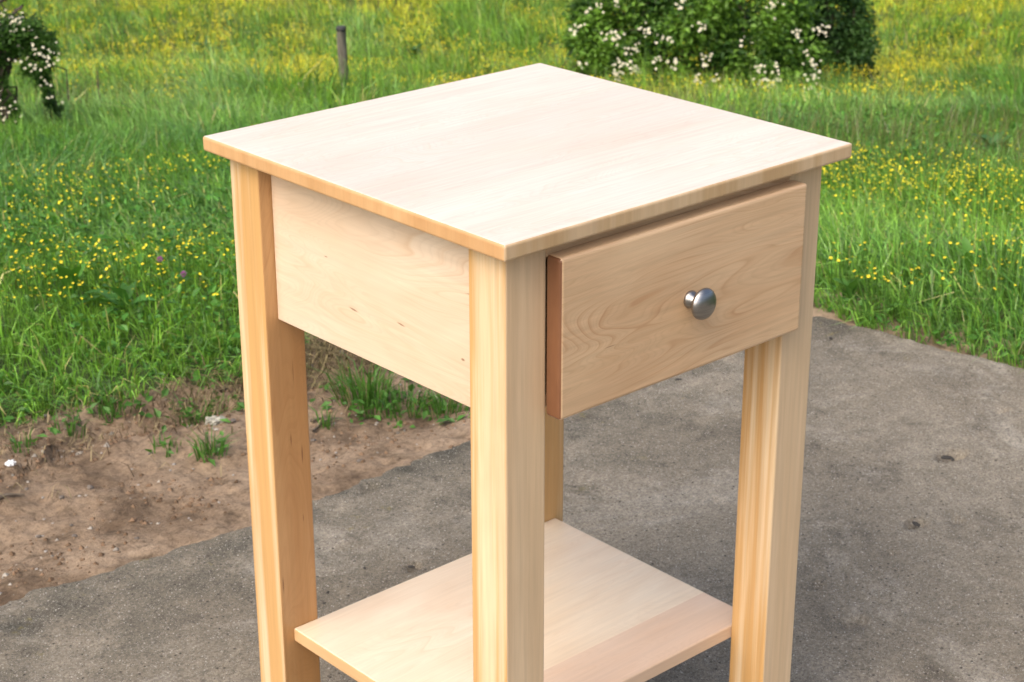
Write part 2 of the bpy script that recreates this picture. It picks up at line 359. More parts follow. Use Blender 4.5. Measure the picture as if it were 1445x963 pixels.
for k, (x, y, m) in enumerate(legs):
    o = leg(x, y, m, k)
    if k == 3: continue
    # plain quartersawn face to the front; the far left leg shows heartwood there and sapwood on its outer side
    o.data.materials.append(M['leg'][2] if k == 2 else M['leg_front'])
    for p in o.data.polygons:
        if (p.normal.x < -.5) if k == 2 else (p.normal.y < -.75): p.material_index = 1
xi, xo = LO+.0185, LO+.0185+.02
ZA = H-.224
box('side_panel', xi, xo, LF+A+.0002, D-LB-A-.0002, ZA, zt, M['panel'], ns, .0012, 1)
box('side_panel', W-xo, W-xi, LF+A+.0002, D-LB-A-.0002, ZA, zt, M['panel'], ns, .0012, 1)
box('back_panel', LO+A+.0002, W-LO-A-.0002, D-LB-.038, D-LB-.018, ZA, zt, M['drawer'], ns, .0012, 1)
box('front_rail', LO+A+.0002, W-LO-A-.0002, LF+.0008, LF+.0208, zt-.020, zt, M['drawer'], ns, .001, 1)
box('bottom_rail', LO+A+.0002, W-LO-A-.0002, LF+.006, LF+.026, ZA+.012, ZA+.028, M['drawer'], ns, .001, 1)
dr = box('drawer_front', .0790, .4745, .0010, LF-.0006, H-.2175, H-.0335, [M['drawer'], M['drawer_end']], ns, .0042, 3)
box('drawer_box', .096, .456, LF+.0275, D-.10, H-.205, H-.060, M['drawer'], ns, .001, 1)
def lathe(prof, n=32):
    V = []; F = []
    for r, h in prof:
        for k in range(n): V.append((r*math.cos(2*math.pi*k/n), -h, r*math.sin(2*math.pi*k/n)))
    for j in range(len(prof)-1):
        for k in range(n): F.append((j*n+k, j*n+(k+1) % n, (j+1)*n+(k+1) % n, (j+1)*n+k))
    return np.array(V), np.array(F)
KX, KZ = .2775, H-.1275
base_p = [(.0001, 0), (.0086, 0), (.0088, .0015), (.0080, .0035), (.0062, .0055), (.0048, .0085), (.0044, .0115), (.0001, .0116)]
head_p = [(.0001, .0108), (.0050, .0110), (.0105, .0128), (.0146, .0155), (.0158, .0175), (.0156, .0190), (.0140, .0215), (.0105, .0238), (.0055, .0252), (.0001, .0256)]
for nm, pr in (('knob_base', base_p), ('knob_head', head_p)):
    V, F = lathe(pr); V = V*1.18; k = link(nm, np_mesh(nm, V, F[:, ::-1], True), M['metal'], dr, (KX, .0011, KZ))
# shelf: two boards between the legs
SZ = H-.659; sy0, sy1, sm = LF+A+.0002, D-LB-A-.0002, .168
for k, (y0, y1) in enumerate(((sm+.00003, sy1), (sy0, sm))):
    def kp(c, y0=y0, y1=y1, k=k):
        inner = y0 if k == 0 else y1
        return abs(c.y-inner) > 1e-4
    box('shelf_board', .0405, W-.0405, y0, y1, SZ-.0188, SZ, [M['shelf'][k], M['shelf_end']], ns, .002, 2, kp)

# ---------------------------------------------------------------- grass
def blades(x, y, z, h, wd, ang, bend, twist, colr):
    """curved tapering strips, three triangles a blade"""
    n = len(x); dx, dy = np.cos(ang), np.sin(ang); sx, sy = np.cos(twist), np.sin(twist)
    P = lambda t, b: np.stack([x+dx*b*h, y+dy*b*h, z+t*h], -1)
    Wv = np.stack([sx, sy, 0*sx], -1)*wd[:, None]
    p0 = P(0, 0)-np.array([0, 0, .01]); p1 = P(.55, bend*.32); p2 = P(1-.35*np.clip(bend, 0, 1.3)**2, bend)
    V = np.stack([p0-Wv*.5, p0+Wv*.5, p1-Wv*.42, p1+Wv*.42, p2], 1).reshape(-1, 3)
    k = np.arange(n)[:, None]*5
    F = np.stack([k+np.array([[0, 1, 3]]), k+np.array([[0, 3, 2]]), k+np.array([[2, 3, 4]])], 1).reshape(-1, 3)
    tip = colr*np.array([1.12, 1.08, .95])
    C = np.stack([colr*.9, colr*.9, colr, colr, tip], 1).reshape(-1, 3)
    return V, F, C
def on_lawn(x, y, soft=.0):
    slab = (x < slab_right(y)+.012+.10*(fbm(x, y, 5, 2)-.45)) & (y < SY+.02)
    return ~(slab | ((x < SX+.02) & (y < dirt_far(x)+soft)))
def sample_field(n, d0, d1, p):
    """points in front of the camera's side of the field, thinning out with distance"""
    u = rng.random(n); q = 1-p
    d = (d0**q+u*(d1**q-d0**q))**(1/q)
    l = (rng.random(n)*2-1)*(.40*d+.6)
    x, y = xy_of(d, l); return x, y, d, l
# band of light yellow-green on the far side, deep green in the middle
def grass_colour(x, y, d, n):
    a = fbm(x, y, .8, 3); b = fbm(x+9, y, 3.2, 2); r = rng.random(n)
    deep = np.array([.038, .110, .022]); mid = np.array([.118, .228, .032]); yel = np.array([.38, .385, .040]); blue = np.array([.105, .190, .095])
    f = sstep(.25, .75, a*.55+b*.2+r*.35)[:, None]
    c = deep*(1-f)+mid*f
    tk = np.maximum(sstep(.50, .60, fbm(x+40, y+3, 1.9, 2)), .8*sstep(.54, .64, fbm(x+11, y+77, 4.2, 2)))
    far = (sstep(8.6, 11.4, d+3*(a-.5))*sstep(.1, .5, b*.5+r*.55)*(1-.92*tk))[:, None]*.88
    c = c*(1-far)+yel*far
    g = ((fbm(x+31, y+4, 1.3, 2) > .55)*r*.4)[:, None]; c = c*(1-g)+blue*g
    dry = (rng.random(n) < .035)[:, None]; c = np.where(dry, np.array([.26, .24, .10]), c)
    return c*(.42+1.2*rng.random(n)**1.6)[:, None]*2.15
Vs, Fs, Cs = [], [], []; off = 0
def push(V, F, C):
    global off
    Vs.append(V); Fs.append(F+off); Cs.append(C); off += len(V)
N = 470000
x, y, d, l = sample_field(N, 3.1, 27, .55)
# gather into tufts
tu = .05+.012*d; ti = np.round(x/tu), np.round(y/tu)
jx = vnoise(ti[0]*7.7, ti[1]*3.1)-.5; jy = vnoise(ti[0]*2.3+50, ti[1]*9.1)-.5
pull = .55*rng.random(N); x = x*(1-pull)+pull*(ti[0]+jx)*tu; y = y*(1-pull)+pull*(ti[1]+jy)*tu
ok = on_lawn(x, y, .0) ; x, y = x[ok], y[ok]; d = du_of(x, y); n = len(x)
hn = fbm(x, y, 1.1, 3); tall = fbm(x+5, y+7, .6, 2); tus = fbm(x+40, y+3, 1.9, 2)
edge = sstep(0, .4, np.where(x < SX, y-dirt_far(x), np.hypot(np.maximum(x-slab_right(y), 0), np.maximum(y-SY, 0))))
h = (.050+.085*hn+.05*sstep(.45, .7, tall)+(.14*sstep(.52, .66, tus)+.08*sstep(.55, .65, fbm(x+11, y+77, 4.2, 2)))*sstep(8.5, 10.5, d))*(.45+.8*rng.random(n))*(.5+.5*edge)
h *= 1+.25*sstep(5.5, 7.5, d)-.25*sstep(10, 12, d)
wd = (.0020+.0034*rng.random(n)**2)*(.65+.085*d)
swirl = 6.3*fbm(x+3, y, .9, 2)+rng.normal(0, 1.1, n)
bend = np.clip(rng.normal(.62, .38, n)+.35*(1-edge), .02, 1.6)
z = ground_z(x, y)
push(*blades(x, y, z, h, wd, swirl, bend, rng.random(n)*6.28, grass_colour(x, y, d, n)))
# fine seed-head stalks standing above the grass along the fence line
x, y, d, l = sample_field(26000, 6, 22, .4); ok = on_lawn(x, y, .2) & (fbm(x, y, .7, 2) > .42); x, y, d = x[ok], y[ok], d[ok]; n = len(x)
push(*blades(x, y, ground_z(x, y), .12+.14*rng.random(n), .0016+.0002*d, rng.random(n)*6.28, .1+.35*rng.random(n), rng.random(n)*6.28, np.array([.17, .19, .07])*(.6+.7*rng.random(n))[:, None]))
o = link('grass', np_mesh('grass', np.concatenate(Vs), np.concatenate(Fs), False, np.concatenate(Cs)), M['grass'])
tag(o, 'long green meadow grass with yellowing patches beyond the slab', 'grass', kind='stuff')

# low broad leaves (clover, plantain, buttercup foliage) woven through the grass
def leaves(c, ln, wd, yaw, pit, roll, colr):
    """folded oval leaves, four triangles each, about their stalk ends"""
    n = len(c)
    f = np.stack([np.cos(yaw)*np.cos(pit), np.sin(yaw)*np.cos(pit), np.sin(pit)], -1)
    s = np.stack([-np.sin(yaw), np.cos(yaw), 0*yaw], -1); u = np.cross(f, s)
    s2 = s*np.cos(roll)[:, None]+u*np.sin(roll)[:, None]; u2 = np.cross(f, s2)
    L = ln[:, None]; Wd = wd[:, None]
    p0 = c; m = c+f*L*.5-u2*Wd*.16; t = c+f*L-u2*L*.12
    a = c+f*L*.45+s2*Wd*.5+u2*Wd*.1; b = c+f*L*.45-s2*Wd*.5+u2*Wd*.1
    V = np.stack([p0, a, t, b, m], 1).reshape(-1, 3); k = np.arange(n)[:, None]*5
    F = np.stack([k+np.array([[0, 4, 1]]), k+np.array([[1, 4, 2]]), k+np.array([[2, 4, 3]]), k+np.array([[3, 4, 0]])], 1).reshape(-1, 3)
    return V, F, np.repeat(colr, 5, 0)
Vs, Fs, Cs = [], [], []; off = 0
n = 105000
x, y, d, l = sample_field(n, 3.1, 16, .9)
ok = on_lawn(x, y, -.03) & (fbm(x+2, y+8, 1.6, 3)+.12*(d < 5) > .47); x, y, d = x[ok], y[ok], d[ok]; n = len(x)
c = np.stack([x, y, ground_z(x, y)+.012+.075*rng.random(n)*np.clip((y-dirt_far(x))*3+.2, .2, 1)], -1)
ln = (.008+.020*rng.random(n)**2)*(.75+.08*d)
colr = np.array([.055, .165, .022])*(.6+.8*rng.random(n))[:, None]*np.where(rng.random(n) < .3, 1.35, 1.)[:, None]
push(*leaves(c, ln, ln*(.3+.4*rng.random(n)), rng.random(n)*6.28, rng.normal(.35, .45, n), rng.normal(0, .4, n), colr))
o = link('ground_cover', np_mesh('ground_cover', np.concatenate(Vs), np.concatenate(Fs), False, np.concatenate(Cs)), M['leaf'])
tag(o, 'low clover and weed leaves woven through the meadow grass', 'ground cover', kind='stuff')

# buttercups
YEL = np.array([.84, .72, .025])
def tiny_flowers(c, r, colr):
    n = len(c); a0 = rng.random(n)*6.28; tl = rng.normal(0, .4, (n, 2)); V = [c-np.array([0, 0, 1.])*(r*.3)[:, None]]
    for k in range(5):
        an = a0+k*1.2566; ca, sa = np.cos(an)*r, np.sin(an)*r
        V.append(c+np.stack([ca, sa, -ca*tl[:, 0]-sa*tl[:, 1]], -1))
    b = np.arange(n)[:, None]*6; F = np.stack([b+np.array([[0, 1+k, 1+(k+1) % 5]]) for k in range(5)], 1).reshape(-1, 3)
    return np.stack(V, 1).reshape(-1, 3), F, np.repeat(colr, 6, 0)
def flowers(c, r, colr, centre, npet=5, cup=.35, tiltv=None):
    n = len(c); a0 = rng.random(n)*6.28
    if tiltv is None: tiltv = rng.normal(0, .38, (n, 2))
    up = np.stack([tiltv[:, 0], tiltv[:, 1], np.ones(n)], -1); up /= np.linalg.norm(up, axis=1)[:, None]
    ax = np.cross(up, np.array([0., 1, .13])); ax /= np.linalg.norm(ax, axis=1)[:, None]; ay = np.cross(up, ax)
    V = [c]; C = [np.broadcast_to(centre, (n, 3))]; F = []
    for k in range(npet):
        for j, (da, rr) in enumerate(((-.50, .80), (-.2, 1.), (.2, 1.), (.50, .80))):
            an = a0+(k+da)*6.2832/npet
            V.append(c+(ax*np.cos(an)[:, None]+ay*np.sin(an)[:, None])*(r*rr)[:, None]+up*(r*cup*rr)[:, None]); C.append(colr)
    m = 1+4*npet; V = np.stack(V, 1).reshape(-1, 3); C = np.stack([np.broadcast_to(q, (n, 3)) for q in C], 1).reshape(-1, 3)
    b = np.arange(n)[:, None]*m; F = []
    for k in range(npet):
        for j in range(3): F.append(b+np.array([[0, 1+4*k+j, 2+4*k+j]]))
    return V, np.stack(F, 1).reshape(-1, 3), C
Vs, Fs, Cs = [], [], []; off = 0
def bloom_pts(n, d0, d1, p, thr, s, hh):
    x, y, d, l = sample_field(n, d0, d1, p)
    k = on_lawn(x, y, .18) & (fbm(x+60, y+20, s, 3)+(.42 if d0 > 9 else .24)*(rng.random(n)-.5) > thr)
    if d0 > 9: k &= (d > 9.2+4.*fbm(x+13, y, .8, 3)*rng.random(n)**.5) & (fbm(x+40, y+3, 1.9, 2) < .52+.14*rng.random(n))
    x, y = x[k], y[k]; d = du_of(x, y); return x, y, d, ground_z(x, y)+hh*(.55+.6*rng.random(len(x)))
far = bloom_pts(220000, 9.2, 27, .2, .40, 1.1, .165); near = bloom_pts(10500, 3.7, 6.2, .2, .50, 1.5, .12)
q_ = lat_of(near[0], near[1]) > .4; ex_ = bloom_pts(24000, 3.9, 6.2, .2, .43, 1.5, .145); kx = lat_of(ex_[0], ex_[1]) > .5; near = tuple(np.concatenate([a_, b_[kx]]) for a_, b_ in zip(near, ex_)); midf = bloom_pts(1500, 6.6, 10, .2, .54, 1.3, .11)
for q, rr in ((far, .0052), (near, .0032), (midf, .0034)):
    x, y, d, z = q; n = len(x); c = np.stack([x, y, z], -1)
    push(*tiny_flowers(c, rr*(.7+.5*rng.random(n)), YEL*(.8+.25*rng.random(n))[:, None]))
    if rr > .005: continue
    V, F, C = blades(x, y, z-.09, np.full(n, .09), np.full(n, .0016), rng.random(n)*6.28, np.full(n, .0), rng.random(n)*6.28, np.tile([.06, .15, .02], (n, 1)))
    push(V, F, C)
o = link('buttercup_drift', np_mesh('buttercup_drift', np.concatenate(Vs), np.concatenate(Fs), False, np.concatenate(Cs)), M['petal'])
tag(o, 'drifts of tiny yellow buttercups scattered through the meadow', 'flowers', kind='stuff')

# ---------------------------------------------------------------- shrubs
def tube(pts, rad, n=6):
    pts = [Vector(p) for p in pts]; V = []; F = []
    for i, p in enumerate(pts):
        t = (pts[min(i+1, len(pts)-1)]-pts[max(i-1, 0)]).normalized()
        a = t.orthogonal().normalized(); b = t.cross(a)
        for k in range(n):
            an = 2*math.pi*k/n; V.append(p+(a*math.cos(an)+b*math.sin(an))*rad[i])
    for i in range(len(pts)-1):
        for k in range(n): F.append((i*n+k, i*n+(k+1) % n, (i+1)*n+(k+1) % n, (i+1)*n+k))
    return np.array([tuple(v) for v in V]), np.array(F)
def join(parts):
    V = []; F = []; o = 0
    for v, f in parts: V.append(v); F.append(f+o); o += len(v)
    return np.concatenate(V), np.concatenate(F)
def arch(p0, p1, lift, n=9, r0=.012, r1=.003, wob=.03):
    p0, p1 = Vector(p0), Vector(p1); P = []; 
    for i in range(n):
        t = i/(n-1); q = p0.lerp(p1, t); q.z += lift*4*t*(1-t); P.append(q+Vector((random.gauss(0, wob), random.gauss(0, wob), random.gauss(0, wob*.5)))*(t > 0))
    return P, [r0+(r1-r0)*i/(n-1) for i in range(n)]
def ell(n, c, r, shell=.55):
    v = rng.normal(0, 1, (n, 3)); v /= np.linalg.norm(v, axis=1)[:, None]
    return np.array(c)+v*(shell+(1-shell)*rng.random(n)[:, None]**.6)*np.array(r)
def bush(name, label, cat, loc, clumps, nleaf, leaf_len, col_a, col_b, blossoms, canes, group=None, bsize=.0082):
    """clumps: (centre, radii, weight) in metres about the base; canes: end points"""
    root = empty(name, loc); tag(root, label, cat, group)
    parts = []
    for (p0, p1, lift, r0) in canes: parts.append(tube(*arch(p0, p1, lift, r0=r0)))
    V, F = join(parts); link('stems', np_mesh('stems', V, F, True), M['bark'], root)
    P = []; tot = sum(c[2] for c in clumps)
    for c, r, wgt in clumps:
        # twiggy sub-clumps so the outline breaks up
        k = max(4, int(26*wgt/tot*len(clumps)/2)); sub = ell(k, c, np.array(r)*.85, .5)
        m = int(nleaf*wgt/tot); pick = rng.integers(0, k, m)
        P.append(sub[pick]+rng.normal(0, 1, (m, 3))*np.array(r)*.17)
    P = np.concatenate(P); P = P[P[:, 2] > .02]; n = len(P)
    f = sstep(.3, .7, fbm(P[:, 0]*3+P[:, 2]*2, P[:, 1]*3+P[:, 2]*3, 2.2, 2)*.6+.4*rng.random(n))[:, None]
    C = (np.array(col_a)*(1-f)+np.array(col_b)*f)*(.75+.5*rng.random(n))[:, None]
    ln = leaf_len*(.6+.7*rng.random(n))
    V, F, C = leaves(P, ln, ln*.55, rng.random(n)*6.28, rng.normal(-.1, .5, n), rng.normal(0, .6, n), C)
    lo = link('foliage', np_mesh('foliage', V, F, False, C), M['leaf'], root); lo['kind'] = 'stuff'
    if blossoms:
        cs = []
        for (c, spread, k) in blossoms:
            cs.append(np.array(c)+rng.normal(0, 1, (k, 3))*np.array(spread))
        c = np.concatenate(cs); n = len(c)
        tv = np.array([-UX, -UY])*.9+rng.normal(0, .5, (n, 2))
        V, F, C = flowers(c, bsize*(.7+.6*rng.random(n)), np.array([.70, .70, .69])*(.9+.1*rng.random(n))[:, None], np.array([.62, .50, .12]), 5, .25, tv)
        bo = link('blossoms', np_mesh('blossoms', V, F, False, C), M['petal'], root); bo['kind'] = 'stuff'
    return root
def at(px, py, extra=0.):
    """where the line of sight through a photo point meets the ground: used to read positions off the photograph"""
    fx, fy = (px-722.5)/2664, (481.5-py)/2664
    f = Vector((math.cos(PITCH)*UX, math.cos(PITCH)*UY, -math.sin(PITCH))); r = Vector((UY, -UX, 0)); u = r.cross(f)
    dv = f+r*fx+u*fy; ts = np.arange(1.5, 32, .01)
    px_, py_, pz_ = CAM.x+dv.x*ts, CAM.y+dv.y*ts, CAM.z+dv.z*ts
    hit = np.nonzero(pz_ < ground_z(px_, py_)+extra)[0]
    return CAM+dv*float(ts[hit[0] if len(hit) else -1])
def local(l, dd, z): return (l*UY+dd*UX, -l*UX+dd*UY, z)      # across, away, up
rb = at(960, 139)
K = rb.length and (rb-CAM).length/2664                         # metres a photo pixel spans at that distance
def cl(px, py, dd, base, K): return local((px-base[0])*K, dd, (base[1]-py)*K)
bl = []
for (px, py, k) in [(858, 20, 8), (880, 35, 7), (893, 8, 9), (870, 52, 8), (857, 62, 7), (886, 62, 9), (862, 80, 4), (815, 55, 4), (808, 5, 6), (843, 15, 4), (920, 18, 6), (910, 45, 5), (932, 55, 5), (968, 8, 5), (975, 50, 8), (970, 75, 7), (985, 82, 6), (1000, 92, 9), (1010, 98, 7), (1012, 88, 5), (990, 115, 4), (960, 122, 5), (1052, 62, 6), (1068, 56, 4), (1050, 75, 7), (1065, 72, 7), (1060, 85, 8), (1047, 98, 6), (1056, 108, 7), (1044, 120, 6), (1114, 50, 8), (1120, 70, 8), (1110, 88, 6), (1124, 92, 6), (1100, 112, 4), (1117, 115, 6), (1116, 125, 4), (1095, 15, 6), (1120, 8, 7), (1060, -20, 8), (940, -25, 8), (860, -30, 9), (1000, -60, 9), (900, -80, 10), (1100, -50, 8), (830, -20, 6), (1020, 20, 3)]:
    bl.append((cl(px, py, -.62-.12*rng.random(), (960, 139), K), (.024, .024, .022), int(k*1.6)))
cl2 = []
for (px, py, dd, rx, rz, wt) in [(865, 30, -.1, 75, 62, 1.5), (960, 10, -.1, 90, 70, 1.6), (1060, 25, -.1, 80, 62, 1.4), (900, -70, .1, 95, 70, 1.5), (1030, -80, .1, 110, 75, 1.6), (835, 85, -.2, 40, 36, .55), (925, 92, -.35, 36, 34, .5), (1000, 88, -.3, 50, 42, .75), (1090, 85, -.3, 48, 44, .8), (970, 60, .3, 150, 70, 1.0), (880, 95, -.2, 42, 34, .5), (1040, 108, -.35, 40, 26, .4), (850, 112, -.35, 40, 22, .35), (915, 120, -.4, 45, 18, .35), (990, 124, -.45, 45, 16, .35), (1085, 120, -.4, 50, 18, .4), (830, 40, -.1, 38, 50, .6), (900, 128, -.5, 50, 12, .3), (1050, 130, -.5, 60, 12, .35), (1115, 60, -.15, 40, 50, .7)]:
    cl2.append((cl(px, py, dd, (960, 139), K), (rx*K, rx*K*.8, rz*K), wt))
canes = []
for k in range(26):
    a = random.uniform(-1, 1); canes.append((local(random.uniform(-.25, .25), random.uniform(-.2, .2), -.05), local(a*.8, random.uniform(-.25, .4), random.uniform(.1, .9)), random.uniform(.2, .5), .007))
bush('rose_bush', 'large wild rose bush covered in white blossoms behind the nightstand', 'bush', rb, cl2, 48000, .038, (.040, .105, .018), (.17, .33, .040), bl, canes)
db = at(1190, 128); K2 = (db-CAM).length/2664
cl3 = [(cl(px, py, dd, (1190, 128), K2), (rx*K2, rx*K2, rz*K2), wt) for (px, py, dd, rx, rz, wt) in [(1185, 40, .25, 52, 60, 1.5), (1205, 75, .15, 36, 38, .9), (1160, 85, .15, 34, 36, .8), (1185, -40, .3, 60, 60, 1.3), (1190, 98, .1, 46, 26, .8), (1200, 112, .05, 44, 16, .5), (1142, 50, .15, 34, 50, .8), (1140, -20, .2, 40, 50, .8), (1150, 108, .05, 34, 20, .5)]]
canes = [(local(random.uniform(-.08, .08), .2, -.05), local(random.uniform(-.25, .25), .2+random.uniform(-.2, .2), random.uniform(.3, .9)), .03, .014) for k in range(9)]
bush('shrub', 'dense dark green shrub without flowers beside the blossoming rose bush', 'shrub', db, cl3, 26000, .034, (.028, .075, .020), (.075, .17, .034), None, canes)
lb = at(12, 198); K3 = (lb-CAM).length/2664
bl = [(cl(px, py, -.12, (12, 192), K3), (.030, .030, .022), max(2, int(k*.7))) for (px, py, k) in [(35, 18, 16), (48, 20, 16), (58, 24, 10), (78, 48, 12), (88, 52, 9), (84, 68, 14), (92, 66, 8), (10, 42, 7), (5, 58, 8), (28, 48, 7), (38, 66, 8), (55, 72, 7), (66, 80, 7), (75, 95, 7), (80, 108, 6), (84, 125, 7), (20, 130, 7), (18, 143, 9), (24, 148, 7), (20, 160, 9), (28, 172, 6), (3, 8, 7), (-20, 30, 14), (-30, 70, 14)]]
cl4 = [(cl(px, py, dd, (12, 192), K3), (rx*K3, rx*K3*.9, rz*K3), wt) for (px, py, dd, rx, rz, wt) in [(18, 40, 0, 42, 30, 1.4), (50, 45, 0, 36, 28, 1.2), (74, 62, 0, 20, 20, .5), (60, 88, 0, 22, 24, .5), (70, 110, 0, 13, 26, .3), (8, 70, 0, 26, 22, .7), (-25, 50, 0, 45, 45, 1.5), (10, 118, 0, 11, 40, .35), (78, 140, 0, 13, 26, .3), (16, 150, 0, 12, 30, .3), (-20, 120, .05, 22, 40, .5)]]
canes = [(local(random.uniform(-.05, .03), 0, -.05), local(random.uniform(-.06, .04), 0, .30), .0, .016) for k in range(8)]+[(local(-.02, 0, .25), cl(px, py, 0, (12, 192), K3), .22, .010) for px, py in [(78, 150), (84, 130), (66, 120), (88, 70), (50, 30), (20, 20), (-30, 60), (74, 100)]]
bush('rose_bush', 'small arching rose bush with pale blossoms at the left edge of the meadow', 'bush', lb, cl4, 17000, .024, (.024, .066, .016), (.085, .19, .03), bl, canes, bsize=.006)

# ---------------------------------------------------------------- fence post
pp = at(488, 160); Kp = (pp-CAM).length/2664
fp = empty('fence_post', pp); tag(fp, 'weathered grey wooden fence post standing alone in the meadow', 'post')
bm = bmesh.new(); hh = 119*Kp; rr = 6.6*Kp
prev = None; nseg = 12
for j in range(10):
    zz = -.15+(hh+.15)*j/9; ring = []
    for k in range(nseg):
        an = 2*math.pi*k/nseg; q = rr*(1+.08*math.sin(3*an+j)+random.uniform(-.04, .04))*(1.04-.05*j/9)
        ring.append(bm.verts.new((q*math.cos(an)-.02*(zz/hh), q*math.sin(an), zz)))
    if prev:
        for k in range(nseg): bm.faces.new((prev[k], prev[(k+1) % nseg], ring[(k+1) % nseg], ring[k]))
    prev = ring
bm.faces.new(prev); me = bpy.data.meshes.new('post'); bm.to_mesh(me); bm.free(); link('post', me, M['post'], fp)
V, F = lathe([(.001, 0), (rr*1.06, 0), (rr*1.08, .012), (rr*1.04, .022), (rr*.8, .025), (.001, .026)], 14)
V = V[:, [0, 2, 1]]*np.array([1, 1, -1]); c = link('post_cap', np_mesh('post_cap', V, F, True), M['postcap'], fp, (-.02, 0, hh-.006))

# ---------------------------------------------------------------- single plants
def leaf_mesh(name, L, Wd, colr, arch_=.35, fold=.25, n=7):
    """one broad leaf: stalk end at the origin, growing along +x, arching down"""
    V = []; F = []
    for i in range(n):
        t = i/(n-1); wv = Wd*.5*(math.sin(math.pi*min(1, .06+t*.94))**.75)*(1-.25*t); x_ = L*t*(1-.12*t); z_ = L*(arch_*.9*t-arch_*1.35*t*t)
        wav = .06*Wd*math.sin(9*t)
        V += [(x_, -wv, z_+fold*wv+wav), (x_, 0, z_), (x_, wv, z_+fold*wv-wav)]
    for i in range(n-1):
        a = i*3; F += [(a, a+3, a+4, a+1), (a+1, a+4, a+5, a+2)]
    return np_mesh(name, np.array(V), np.array(F), True, np.tile(colr, (len(V), 1)))
def leafy_plant(name, label, cat, px, py, L, n, colr, up=(.5, 1.2), group=None, wr=.33, hgt=0., lift=.02):
    p = at(px, py); p.z = float(ground_z(p.x, p.y))+lift
    r = empty(name, p, random.random()*6); tag(r, label, cat, group)
    ms = [leaf_mesh('leaf', L*s, L*s*wr, np.array(colr)*g) for s, g in ((1, 1.), (.8, 1.2), (.62, .85))]
    for k in range(n):
        o = link('leaf', ms[k % 3], M['leaf'], r, (0, 0, hgt*random.random()))
        o.rotation_euler = (random.gauss(0, .25), -random.uniform(*up), k*2.4+random.gauss(0, .3))
    return r
DK = (.060, .175, .030)
leafy_plant('dock_plant', 'tall broad-leaved dock among the buttercups right of the nightstand', 'plant', 990, 322, .13, 10, DK, (.3, 1.3), hgt=.08, lift=.05)
leafy_plant('dock_plant', 'low dock plant with one upright bright leaf at the right, above the slab edge', 'plant', 1362, 420, .10, 6, (.085, .22, .03), (.5, 1.3), lift=.05)
leafy_plant('dock_plant', 'clump of broad dark dock leaves at the right edge of the meadow', 'plant', 1395, 232, .14, 12, (.05, .14, .032), (.2, 1.0), lift=.05)
leafy_plant('dock_plant', 'pale bluish dock leaves just left of the tabletop corner', 'plant', 312, 182, .12, 6, (.08, .18, .07), (.05, .6), lift=.09)
leafy_plant('dock_plant', 'broad-leaved weed in the grass midway between rose bush and fence post', 'plant', 205, 165, .13, 16, (.04, .125, .025), (.3, 1.2), hgt=.07, lift=.04, wr=.26)
leafy_plant('dock_plant', 'upright bright green dock leaves among the buttercups left of the nightstand', 'plant', 100, 445, .13, 5, (.075, .21, .026), (.9, 1.4), lift=.04)
leafy_plant('dock_plant', 'broad-leaved weed leaning in the grass close to the left leg', 'plant', 178, 462, .13, 7, DK, (.3, 1.2), lift=.04)
leafy_plant('dock_plant', 'dark leafy weed clump on the hillside left of the fence post', 'plant', 290, 92, .13, 22, (.035, .11, .022), (.4, 1.3), hgt=.10, lift=.04, wr=.24)
leafy_plant('dock_plant', 'dark leafy weed clump on the hillside right of the fence post', 'plant', 585, 95, .13, 24, (.035, .11, .022), (.4, 1.3), hgt=.10, lift=.04, wr=.24)
leafy_plant('dock_plant', 'dock leaves beside the slab at the foot of the right grass', 'plant', 1195, 440, .10, 6, (.09, .23, .04), (.5, 1.3), lift=.02)
# dead stalk
p = at(143, 180); Ks = (p-CAM).length/2664; st = empty('dead_stalk', p); tag(st, 'thin dark dead weed stalk standing beside the small rose bush', 'stalk')
V, F = tube([(0, 0, -.02), (.004, 0, 30*Ks), (-.003, .004, 60*Ks), (.002, 0, 84*Ks)], [.006, .005, .0045, .002]); link('stem', np_mesh('stem', V, F, True), M['twig'], st)
# clover heads
def clover(px, py, label):
    p = at(px, py, .10); r = empty('clover_flower', p); tag(r, label, 'flower', None)
    V, F = tube([(0, 0, -.12), (.004, 0, -.06), (0, 0, 0)], [.0014, .0013, .0012], 5); link('stem', np_mesh('stem', V, F, True, np.tile([.07, .16, .03], (len(V), 1))), M['leaf'], r)
    P = ell(90, (0, 0, .004), (.0045, .0045, .004), .8); n = len(P); dv = P-np.array([0, 0, .002])
    V, F, C = leaves(P*.8, np.full(n, .0045), np.full(n, .002), np.arctan2(dv[:, 1], dv[:, 0]), np.arctan2(dv[:, 2], np.hypot(dv[:, 0], dv[:, 1])), np.zeros(n), np.array([.42, .13, .40])*(.7+.6*rng.random(n))[:, None])
    h_ = link('flower_head', np_mesh('flower_head', V, F, False, C), M['petal'], r); h_['kind'] = 'stuff'
clover(257, 388, 'round purple clover flower in the grass, nearer the nightstand leg'); clover(224, 367, 'small purple clover flower, the farther left of the two')
